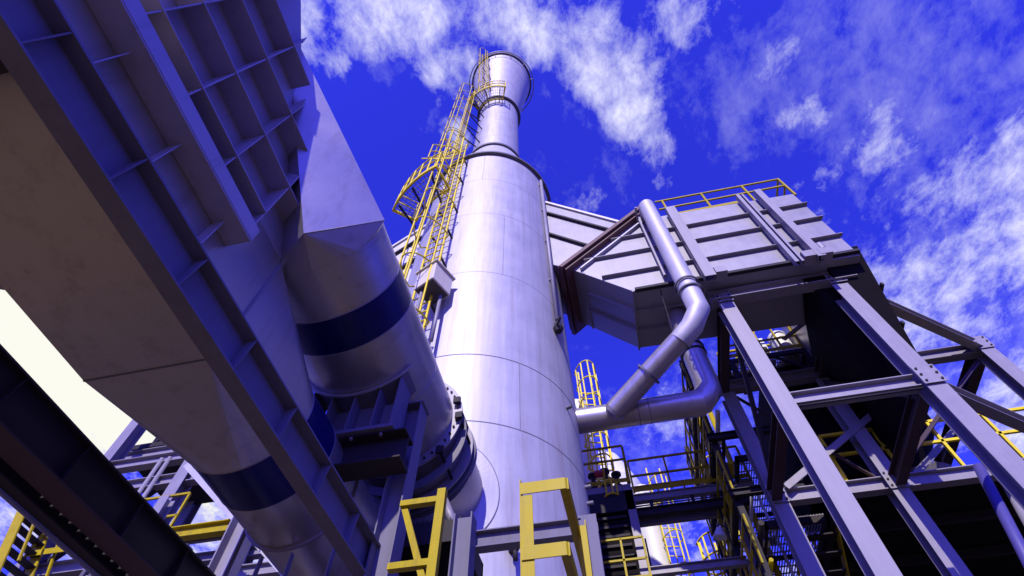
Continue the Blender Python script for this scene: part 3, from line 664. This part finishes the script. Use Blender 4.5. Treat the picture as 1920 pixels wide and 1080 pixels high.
# lower-left dark beam and the slim one beside it
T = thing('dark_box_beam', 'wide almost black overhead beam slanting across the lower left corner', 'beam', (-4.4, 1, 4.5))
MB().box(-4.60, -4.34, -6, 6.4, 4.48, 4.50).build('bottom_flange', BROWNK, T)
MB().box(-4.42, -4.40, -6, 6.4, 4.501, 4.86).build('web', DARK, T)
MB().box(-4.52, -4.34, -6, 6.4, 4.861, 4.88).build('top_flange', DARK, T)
y = -2.0
while y < 6:
    MB().box(-4.399, -4.345, y, y+.008, 4.501, 4.86).build('web_stiffener', DARK, T); y += .8
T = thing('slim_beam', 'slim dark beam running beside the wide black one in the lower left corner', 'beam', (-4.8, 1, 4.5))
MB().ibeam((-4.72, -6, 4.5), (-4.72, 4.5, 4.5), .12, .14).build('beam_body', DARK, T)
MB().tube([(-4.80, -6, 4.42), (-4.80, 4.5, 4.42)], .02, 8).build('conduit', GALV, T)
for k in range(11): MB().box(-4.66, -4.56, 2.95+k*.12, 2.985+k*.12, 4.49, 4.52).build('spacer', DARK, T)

# ================================================================== NEAR STEEL AT BOTTOM CENTRE
T = thing('channel_post', 'grey channel post rising under the side of the upper round duct', 'post', (-1.93, 3.9, 0))
MB().ibeam((-1.92, 3.92, 2), (-1.92, 3.92, 5.86), .2, .2, .014, .01, up=(1, 0, 0)).build('post_body', PRIM, T)
MB().box(-2.04, -1.80, 3.81, 4.03, 5.862, 5.88).build('cap_plate', PRIM, T)
T = thing('channel_post', 'shorter violet-grey post just left of the stack, ending below its nozzle', 'post', (-1.43, 4.45, 0))
MB().ibeam((-1.43, 4.47, 1), (-1.43, 4.47, 4.86), .18, .18, .014, .01, up=(1, 0, 0)).build('post_body', PRIM, T)
T = thing('tie_beam', 'grey I-beam crossing level in front of the foot of the stack', 'beam', (-.9, 4.6, 4.7))
MB().ibeam((-1.40, 4.62, 4.69), (-.33, 4.62, 4.69), .12, .17, .012, .008).build('beam_body', PRIM, T)
T = thing('bright_post', 'pale flat post behind the right leg of the yellow rail', 'post', (-.25, 4.6, 0))
MB().ibeam((-.27, 4.65, 1), (-.27, 4.65, 4.80), .17, .15, .012, .008).build('post_body', PRIM, T)
# yellow guard rail corner
T = thing('corner_guard_rail', 'big yellow angle-iron rail corner standing in front of the foot of the stack', 'railing', (-.5, 3, 3))
m = MB(); m.box(-.60, -.592, 3.0, 3.07, 2.5, 4.06); m.box(-.5915, -.515, 3.0, 3.008, 2.5, 3.93); m.build('post', YEL, T)
for z, x1 in ((4.02, -.27), (3.57, -.30)):
    m = MB(); m.box(-.59, x1-.02, 2.99, 2.998, z-.085, z); m.box(-.59, x1-.02, 2.998, 3.07, z-.008, z); m.build('top_bar' if z > 4 else 'middle_bar', YEL, T)
    m = MB(); m.box(x1-.008, x1, 3.0, 4.25, z-.085, z-.001); m.box(x1-.07, x1-.008, 3.02, 4.25, z-.009, z-.001)
    m.add([(x1-.02, 2.99, z-.085), (x1, 3.01, z-.085), (x1, 3.01, z), (x1-.02, 2.99, z), (x1-.03, 2.998, z-.085), (x1-.01, 3.02, z-.085), (x1-.01, 3.02, z), (x1-.03, 2.998, z)], [(0, 1, 2, 3), (7, 6, 5, 4), (0, 4, 5, 1), (3, 2, 6, 7), (1, 5, 6, 2), (0, 3, 7, 4)])
    m.build('return_bar', YEL, T)
m = MB(); m.angle((-.22, 3.55, 2.4), (-.22, 3.55, 4.02), .07, .008, up=(-1, 0, 0)); m.box(-.29, -.22, 3.56, 3.568, 2.4, 3.93); m.build('post', YEL, T)
# yellow braced frame
T = thing('braced_guard_rail', 'yellow rail with a diagonal brace between the two grey posts left of the stack', 'railing', (-1.5, 3.6, 3))
MB().channel((-1.37, 3.6, 2.6), (-1.37, 3.6, 4.53), .07, .06, .008, up=(0, 1, 0)).build('post', YEL, T)
for z in (4.47, 3.94): MB().box(-1.72, -1.40, 3.58, 3.64, z-.05, z).build('bar', YEL, T)
MB().bar((-1.70, 3.62, 4.45), (-1.36, 3.62, 3.6), .03, .05).build('diagonal', YEL, T)

# pipe rack below duct 1
T = thing('pipe_cradle', 'dark pipe cradle with thin upright plates under the lower round duct', 'pipe support', (-3.5, 4.2, 4))
MB().box(-3.75, -2.2, 4.06, 4.3, 4.02, 4.05).build('shelf', DARK, T)
for x in (-3.5, -3.2, -2.9, -2.5): MB().bar((x, 4.08, 3.6), (x+.0, 4.08, 4.45 if x > -3.4 else 4.8), .012, .05).build('hanger_plate', GALV, T)
MB().tube([(-2.75, 4.1, 3.92), (-2.75, 5.2, 3.92)], .14, 20).build('cross_pipe', DARK, T)
MB().box(-2.68, -2.35, 4.3, 4.32, 3.7, 4.3).build('side_plate', GALV, T)
# deck behind the ducts (dark underside)
T = deck('service_deck', 'dark service deck behind and under the two round ducts', -3.3, -1.55, 4.7, 5.5, 5.05, .05, .2, DARK, DARK, .24)
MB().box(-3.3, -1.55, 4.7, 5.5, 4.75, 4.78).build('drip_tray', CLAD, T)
tag(MB().tube([(-1.78, 4.75, 5.3), (-1.62, 4.75, 4.95)], .05, 10).build('grease_pot', GALV), 'small pale cylinder in the shadow beside the upright grey post', 'fitting')

# ================================================================== LEFT BACKGROUND FRAME
lf = thing('background_steelwork', 'grey steel frame with crossed members behind the dark beam at lower left', 'steel frame', (-10, 8, 0))
def pc(x, y, z0, z1, w=.3, d=.3, nm='column'): MB().ibeam((x, y, z0), (x, y, z1), w, d, .02, .014, up=(0, 1, 0)).build(nm, GALV, lf)
pc(-9.1, 8.1, 0, 11.5); pc(-11.55, 8.1, 0, 13.5); pc(-9.1, 11, 0, 11.5); pc(-11.55, 11, 0, 12)
for y in (8.1, 11.0):
    for z in (9.95, 9.28, 7.45): MB().ibeam((-11.6, y, z), (-8.0, y, z), .2, .26).build('beam', GALV, lf)
for x in (-9.1, -11.55):
    for z in (9.95, 7.45): MB().ibeam((x, 8.2, z), (x, 10.9, z), .2, .24).build('beam', DARK, lf)
MB().bar((-11.4, 8.2, 7.6), (-9.2, 8.2, 9.8), .1).build('brace', DARK, lf)
MB().bar((-9.2, 8.2, 7.6), (-11.4, 8.2, 9.8), .1).build('brace', DARK, lf)
MB().bar((-11.4, 11, 7.5), (-9.2, 11, 9.8), .1).build('brace', DARK, lf)
T = thing('side_steelwork', 'pale grey column with a slanting rail, left of the lower round duct', 'steel frame', (-5.3, 6, 0))
MB().ibeam((-5.3, 6.1, 0), (-5.3, 6.1, 6.45), .28, .28, .02, .014, up=(1, 0, 0)).build('column', GALV, T)
MB().bar((-7.5, 6.55, 8.15), (-4.7, 6.5, 5.85), .06, .1).build('slanting_rail', SILV, T)
MB().ibeam((-7.3, 6.6, 6.75), (-5.9, 6.6, 6.75), .14, .2).build('yellow_beam', YEL, T)
MB().ibeam((-8.3, 7.3, 5.5), (-8.3, 7.3, 8.1), .2, .2, .02, .014, up=(0, 1, 0)).build('column', GALV, T)
MB().ibeam((-8.3, 7.3, 6.4), (-5.3, 7.3, 6.4), .14, .2).build('beam', GALV, T)
MB().ibeam((-8.3, 7.5, 7.4), (-5.6, 7.5, 7.4), .16, .2).build('beam', DARK, T)
T = thing('far_vessel', 'dark vessel seen above the far frame beside the lower duct', 'vessel', (-11.2, 9.6, 11))
MB().lathe((-10.9, 9.8, 0), Z, [(1.25, 11.2), (1.25, 14.5), (0, 15)], 48).build('shell', DARK, T)
MB().box(-12.2, -9.4, 8.6, 11, 11.0, 11.15).build('base_plate', DARK, T)
MB().ibeam((-12.6, 8.6, 10.7), (-8.4, 8.6, 10.7), .2, .3).build('support_beam', GALV, T)
for x, q in ((-9.75, 'right'), (-9.95, 'left')): tag(MB().tube([(x, 8.0, 6.5), (x, 8.0, 9.9)], .05, 8).build('riser_pipe', GALV), q+' one of two slim grey riser pipes inside the far left steelwork', 'pipe', 'riser pipes in the far left frame')
handrail('handrail', 'yellow handrail on the far left frame between its two columns', (-11.4, 7.8, 7.6), (-8.4, 7.8, 7.6), 1.0, 3)
T = thing('stair_flight', 'yellow stair flight climbing inside the far left frame', 'stairs', (-10.5, 7.6, 7))
for dy in (0, .7):
    MB().bar((-11.7, 7.2+dy, 8.6), (-10.6, 7.2+dy, 6.2), .03, .2).build('stringer', YEL, T)
    MB().bar((-11.7, 7.2+dy, 9.5), (-10.6, 7.2+dy, 7.1), .04).build('stair_rail', YEL, T)
m = MB()
for k in range(10): m.box(-11.7+k*.11-.1, -11.7+k*.11+.1, 7.2, 7.9, 8.6-k*.24, 8.63-k*.24)
m.build('treads', DARK, T)

# ================================================================== CENTRE-RIGHT BACKGROUND
T = thing('bridge_walkway', 'steel bridge walkway linking the stair tower and the pipe rack', 'walkway', (2, 12, 10))
MB().ibeam((.5, 12.0, 10.08), (3.4, 12.0, 10.08), .12, .2).build('side_beam', GALV, T)
MB().ibeam((.5, 13.0, 10.08), (3.4, 13.0, 10.08), .12, .2).build('side_beam', GALV, T)
MB().ibeam((.42, 12.0, 9.68), (3.2, 12.0, 9.68), .14, .2).build('lower_beam', DARK, T)
m = MB(); y = 12.07
while y < 12.95: m.box(.5, 3.4, y, y+.012, 10.15, 10.19); y += .09
m.build('grating', GALV, T)
for x in (.9, 1.9, 2.6): MB().bar((x, 12.0, 9.78), (x, 12.0, 9.98), .08, .05).build('hanger', DARK, T)
handrail('handrail', 'yellow handrail along the near side of the bridge walkway', (.55, 11.92, 10.2), (3.35, 11.92, 10.2), .98, 3)
handrail('handrail', 'yellow handrail along the far side of the bridge walkway', (.55, 13.05, 10.2), (3.35, 13.05, 10.2), .98, 4)
tag(MB().ibeam((.3, 12, 8.24), (2.6, 12, 8.24), .14, .18).build('lower_tie_beam', GALV), 'grey level beam crossing below the bridge walkway near the bottom edge', 'beam')
# stair tower at the right of the stack
T = thing('stair_tower', 'dark louvred stair tower close to the right of the stack foot', 'tower', (0, 12.5, 0))
MB().box(-.75, .5, 12.0, 13.6, 10.36, 10.55).build('platform_slab', GALV, T)
MB().box(-.72, .47, 12.02, 13.55, 0, 10.35).build('shaft', CLAD, T)
for x in (.31,): MB().box(x, .51, 11.9, 12.0, 0, 10.35).build('corner_post', GALV, T)
MB().box(-.75, .5, 11.9, 11.99, 9.75, 10.3).build('fascia', DARK, T)
for k in range(12): MB().box(-.6, .25, 11.95, 12.018, 9.6-k*.24, 9.66-k*.24).build('louvre', GALV if False else DARK, T)
handrail('handrail', 'yellow handrail around the top platform of the dark stair tower', (-.72, 11.95, 10.56), (.48, 11.95, 10.56), 1.18, 2, mid=.62)
handrail('handrail', 'yellow handrail on the right side of the stair tower platform', (.5, 12.0, 10.56), (.5, 13.5, 10.56), 1.18, 2, mid=.62)
handrail('handrail', 'lower yellow handrail crossing the front of the dark stair tower', (-.5, 11.7, 7.9), (.5, 11.7, 7.9), 1.0, 2)
# cylindrical things on the platform
T = thing('valve_skid', 'cluster of dark valves with a red motor on the stair tower platform', 'valve', (-.2, 12.9, 10.6))
for x, z in ((-.45, 11.0), (-.1, 11.1), (.2, 10.95)):
    MB().lathe((x, 12.8, z), Z, [(0, -.4), (.09, -.4), (.09, -.1), (.16, -.1), (.16, .12), (.07, .2), (.07, .5), (.14, .5), (.14, .56), (0, .56)], 14).build('valve_body', DARK, T)
MB().lathe((-.38, 12.5, 11.35), (1, 0, 0), [(0, 0), (.1, 0), (.1, .3), (0, .3)], 14).build('motor', REDP, T)
MB().tube([(-.6, 12.8, 10.8), (.4, 12.8, 10.8)], .06, 10).build('manifold', GALV, T)
# white vessels behind
T = thing('white_vessel', 'large white vessel with sloping shoulder behind the stair tower', 'vessel', (0, 18, 0))
MB().lathe((-.2, 17.4, 0), Z, [(1.35, 0), (1.35, 14.2), (.75, 15.6), (.0, 15.9)], 64).build('shell', WHITE, T)
m = MB(); m.lathe((-.75, 15.2, 0), Z, [(.45, 0), (.45, 16.6), (0, 16.9)], 32); m.build('side_column', WHITE, T)
T = thing('white_chimney', 'slim white chimney behind the bridge walkway', 'chimney', (.9, 16, 0))
MB().lathe((.98, 16.2, 0), Z, [(.42, 0), (.36, 13.3)], 48).build('shell', WHITE, T)
for z in (12.9, 10.2): MB().lathe((.98, 16.2, z), Z, [(.36, -.03), (.43, -.03), (.43, .03), (.36, .03)], 48, closed=True, smooth=False).build('flange_ring', GALV, T)
nrm = (.25, -.97, 0)
def cl(label, x, y, z0, z1, **k): return caged_ladder('caged_ladder', label, 0, 1, z0, z1, base=(x, y), nrm=nrm, thick=k.pop('thick', .045), **k)
cl('yellow caged ladder against the blue sky just right of the stack', -.25, 14.6, 12.0, 16.9, cage_r=.4, hoop=.9)
cl('thin yellow caged ladder on the right side of the slim white chimney', 1.52, 15.9, 4, 13.0, cage_r=.3, thick=.032, hoop=1.0)
cl('yellow caged ladder head seen above the right end of the bridge rail', 3.4, 16.2, 8, 13.2, cage_r=.36, hoop=.6, nv=7)
cl('lowest yellow caged ladder head, near the bottom edge by the pipe rack', 2.52, 16, 4, 10.2, cage_r=.36, hoop=.6, nv=7)
cl('small bright yellow cage top in front of the valves', -.1, 12.3, 8, 9.95, cage_r=.24, hoop=.4, thick=.04)
for k, x in enumerate((.48, .56, .64)): tag(MB().tube([(x, 13.2+k*.2, 2), (x, 13.2+k*.2, 10.0)], .022, 8).build('cable_conduit', WHITE if k == 1 else DARK), ('left dark', 'white middle', 'right dark')[k]+' upright conduit of three between stair tower and slim white chimney', 'conduit', 'conduits beside the stair tower')

# pipe rack along the left side of the support frame
rk = thing('pipe_rack', 'crowded pipe rack of yellow rails and white risers left of the support frame', 'pipe rack', (2.9, 13, 0))
for y in (10.6, 12.4, 14.2):
    MB().ibeam((2.55, y, 0), (2.55, y, 13.2), .14, .14, up=(0, 1, 0)).build('post', DARK, rk)
for z in (8.9, 10.4, 11.9):
    MB().ibeam((2.55, 10.4, z), (2.55, 14.6, z), .12, .18).build('edge_beam', DARK, rk)
    MB().ibeam((2.4, 10.4, z-.1), (3.9, 10.4, z-.1), .12, .16).build('edge_beam', DARK, rk)
random.seed(3)
for k in range(9):
    x = 2.65+.1*k+random.uniform(-.03, .03); y = 12.0+random.uniform(0, 2.4)
    MB().tube([(x, y, 2), (x, y, random.choice((9.5, 11.4, 13.2)))], random.choice((.035, .05, .075)), 10).build('riser', random.choice((WHITE, WHITE, GALV, YEL)), rk)
for k in range(7):
    z = 7.4+k*.75; MB().tube([(2.7+.1*(k % 3), 10.5, z), (2.7+.1*(k % 3), 14.4, z)], .04+.02*(k % 2), 10).build('level_pipe', (YEL, DARK, WHITE)[k % 3], rk)
for i, z in enumerate((7.3, 8.9, 10.45, 11.95)):
    handrail('handrail', ('bottom', 'second lowest', 'second highest', 'top')[i]+' yellow handrail running back along the crowded pipe rack', (2.5, 10.4, z), (2.5, 14.6, z), 1.0, 5, group=None)
deck('grating_deck', 'metal grating deck with light showing through, high up behind the frame columns', 3.75, 5.75, 10.58, 11.2, 13.0, .05, .12, SILV, DARK, .14)
deck('grating_deck', 'narrow grating floor beside the left columns, at the second level', 3.05, 4.1, 11.2, 14.8, 10.35, .06, .3, GALV, DARK, .16)
deck('grating_deck', 'grating floor at the level of the lower frame beams', 3.0, 4.2, 11.0, 15.0, 8.5, .06, .3, GALV, DARK, .16)
handrail('handrail', 'short yellow handrail on the near edge of the high grating deck', (3.78, 10.56, 13.0), (5.72, 10.56, 13.0), 1.0, 4)
handrail('handrail', 'short yellow handrail on the far edge of the high grating deck', (3.78, 11.22, 13.0), (5.72, 11.22, 13.0), 1.0, 3, w=.06)
T = thing('deck_bracing', 'dark crossed knee braces holding up the high grating deck', 'brace', (4.7, 10.7, 12))
for x, sx in ((3.85, .75), (5.65, -.75)): MB().bar((x, 10.6, 12.1), (x+sx, 10.6, 12.86), .06).build('knee_brace', DARK, T)
for x in (3.8, 5.7): MB().ibeam((x, 10.6, 11.7), (x, 10.6, 12.84), .12, .12, .012, .01, up=(0, 1, 0)).build('hanger', DARK, T)
T = thing('short_ladder', 'yellow ship ladder slanting up above the high grating deck', 'ladder', (4.4, 11, 13))
for dx in (0, .4): MB().bar((4.0+dx, 11.0, 13.05), (4.75+dx, 11.15, 14.9), .05, .09).build('side_rail', YEL, T)
for k in range(7): MB().bar((4.1+k*.1, 11.02+k*.02, 13.3+k*.25), (4.5+k*.1, 11.02+k*.02, 13.3+k*.25), .04).build('rung', YEL, T)
T = thing('white_drum', 'small white drum on the high grating deck behind the frame', 'drum', (5.5, 11.0, 13.0))
MB().lathe((5.45, 10.95, 13.02), Z, [(0, 0), (.26, 0), (.26, .95), (.2, 1.03), (0, 1.03)], 32).build('drum_body', WHITE, T); MB().lathe((5.45, 10.95, 13.7), Z, [(.26, -.015), (.275, 0), (.26, .015)], 32).build('drum_hoop', GALV, T)
T = thing('white_cabinet', 'pale cabinet with dark door standing on the high grating deck', 'cabinet', (4.9, 10.95, 13.0))
MB().box(4.72, 5.05, 10.9, 11.12, 13.03, 14.0).build('cabinet_body', WHITE, T, bevel=.01); MB().box(4.75, 5.02, 10.885, 10.899, 13.1, 13.6).build('door', DARK, T)
# stairs inside the dark bay
T = thing('frame_stairs', 'yellow zigzag stairs in the dark bay behind the left columns', 'stairs', (4.2, 11.2, 4))
for (a, b) in (((4.3, 11, 8.2), (4.3, 13.5, 6.2)), ((4.55, 11.2, 6.2), (4.55, 13.5, 4.2))):
    MB().bar(a, b, .03, .2).build('stringer', YEL, T); MB().bar((a[0]-.7, a[1], a[2]), (b[0]-.7, b[1], b[2]), .03, .2).build('stringer', YEL, T)
    MB().bar((a[0]-.7, a[1], a[2]+.9), (b[0]-.7, b[1], b[2]+.9), .04).build('stair_rail', YEL, T)
    m = MB()
    for k in range(9):
        q = Vector(a).lerp(Vector(b), (k+.5)/9); m.box(q.x-.68, q.x-.02, q.y-.1, q.y+.1, q.z-.015, q.z+.015)
    m.build('treads', DARK, T)
# lamps
def lamp(x, y, z, label):
    T = thing('floodlight', label, 'lamp', (x, y, z), 'lamps on the pipe rack')
    MB().lathe((x, y, z), (.2, -.1, 1), [(.02, .22), (.07, .2), (.14, .02), (.15, -.02), (.0, -.03)], 20).build('lamp_shade', WHITE, T)
    MB().tube([(x, y, z+.2), (x+.05, y+.1, z+.38), (x+.3, y+.3, z+.4)], .02, 8).build('lamp_arm', GALV, T)
lamp(2.22, 12, 8.85, 'white bell lamp left of the pipe rack, below the bridge walkway')
lamp(2.95, 11.6, 8.35, 'white bell lamp under the grating floor right of the pipe rack')
# cables and small fittings that dress the steelwork
def conduit(name, label, path, r=.02, mat=GALV, clips=True):
    T = thing(name, label, 'conduit', tuple(path[0])); MB().tube(path, r, 8).build('conduit_run', mat, T)
    return T
conduit('cable_conduit', 'thin cable conduit clipped along the front left column of the support frame', [(3.34, 7.6, 2), (3.34, 7.6, 8.1), (3.34, 7.64, 11.1)], .025)
conduit('cable_conduit', 'thin cable conduit running level under the second frame beam', [(3.3, 7.38, 8.2), (5.3, 7.38, 8.2)], .02, DARK)
T = thing('cable_tray', 'dark cable tray running back beside the right frame columns', 'cable tray', (6.4, 10.6, 9))
MB().prof((9.4, 10.5, 8.9), (13, 13.5, 8.9), [(-.15, -.04), (.15, -.04), (.15, .04), (.14, .04), (.14, -.03), (-.14, -.03), (-.14, .04), (-.15, .04)]).build('tray', DARK, T)
for (p0, p1) in (((3.3, 10.3, 11.4), (5.2, 10.3, 8.6)), ((5.6, 10.3, 8.6), (8.95, 10.3, 11.3))):
    MB().angle(p0, p1, .09, .012).build('brace', BROWNK, fr)
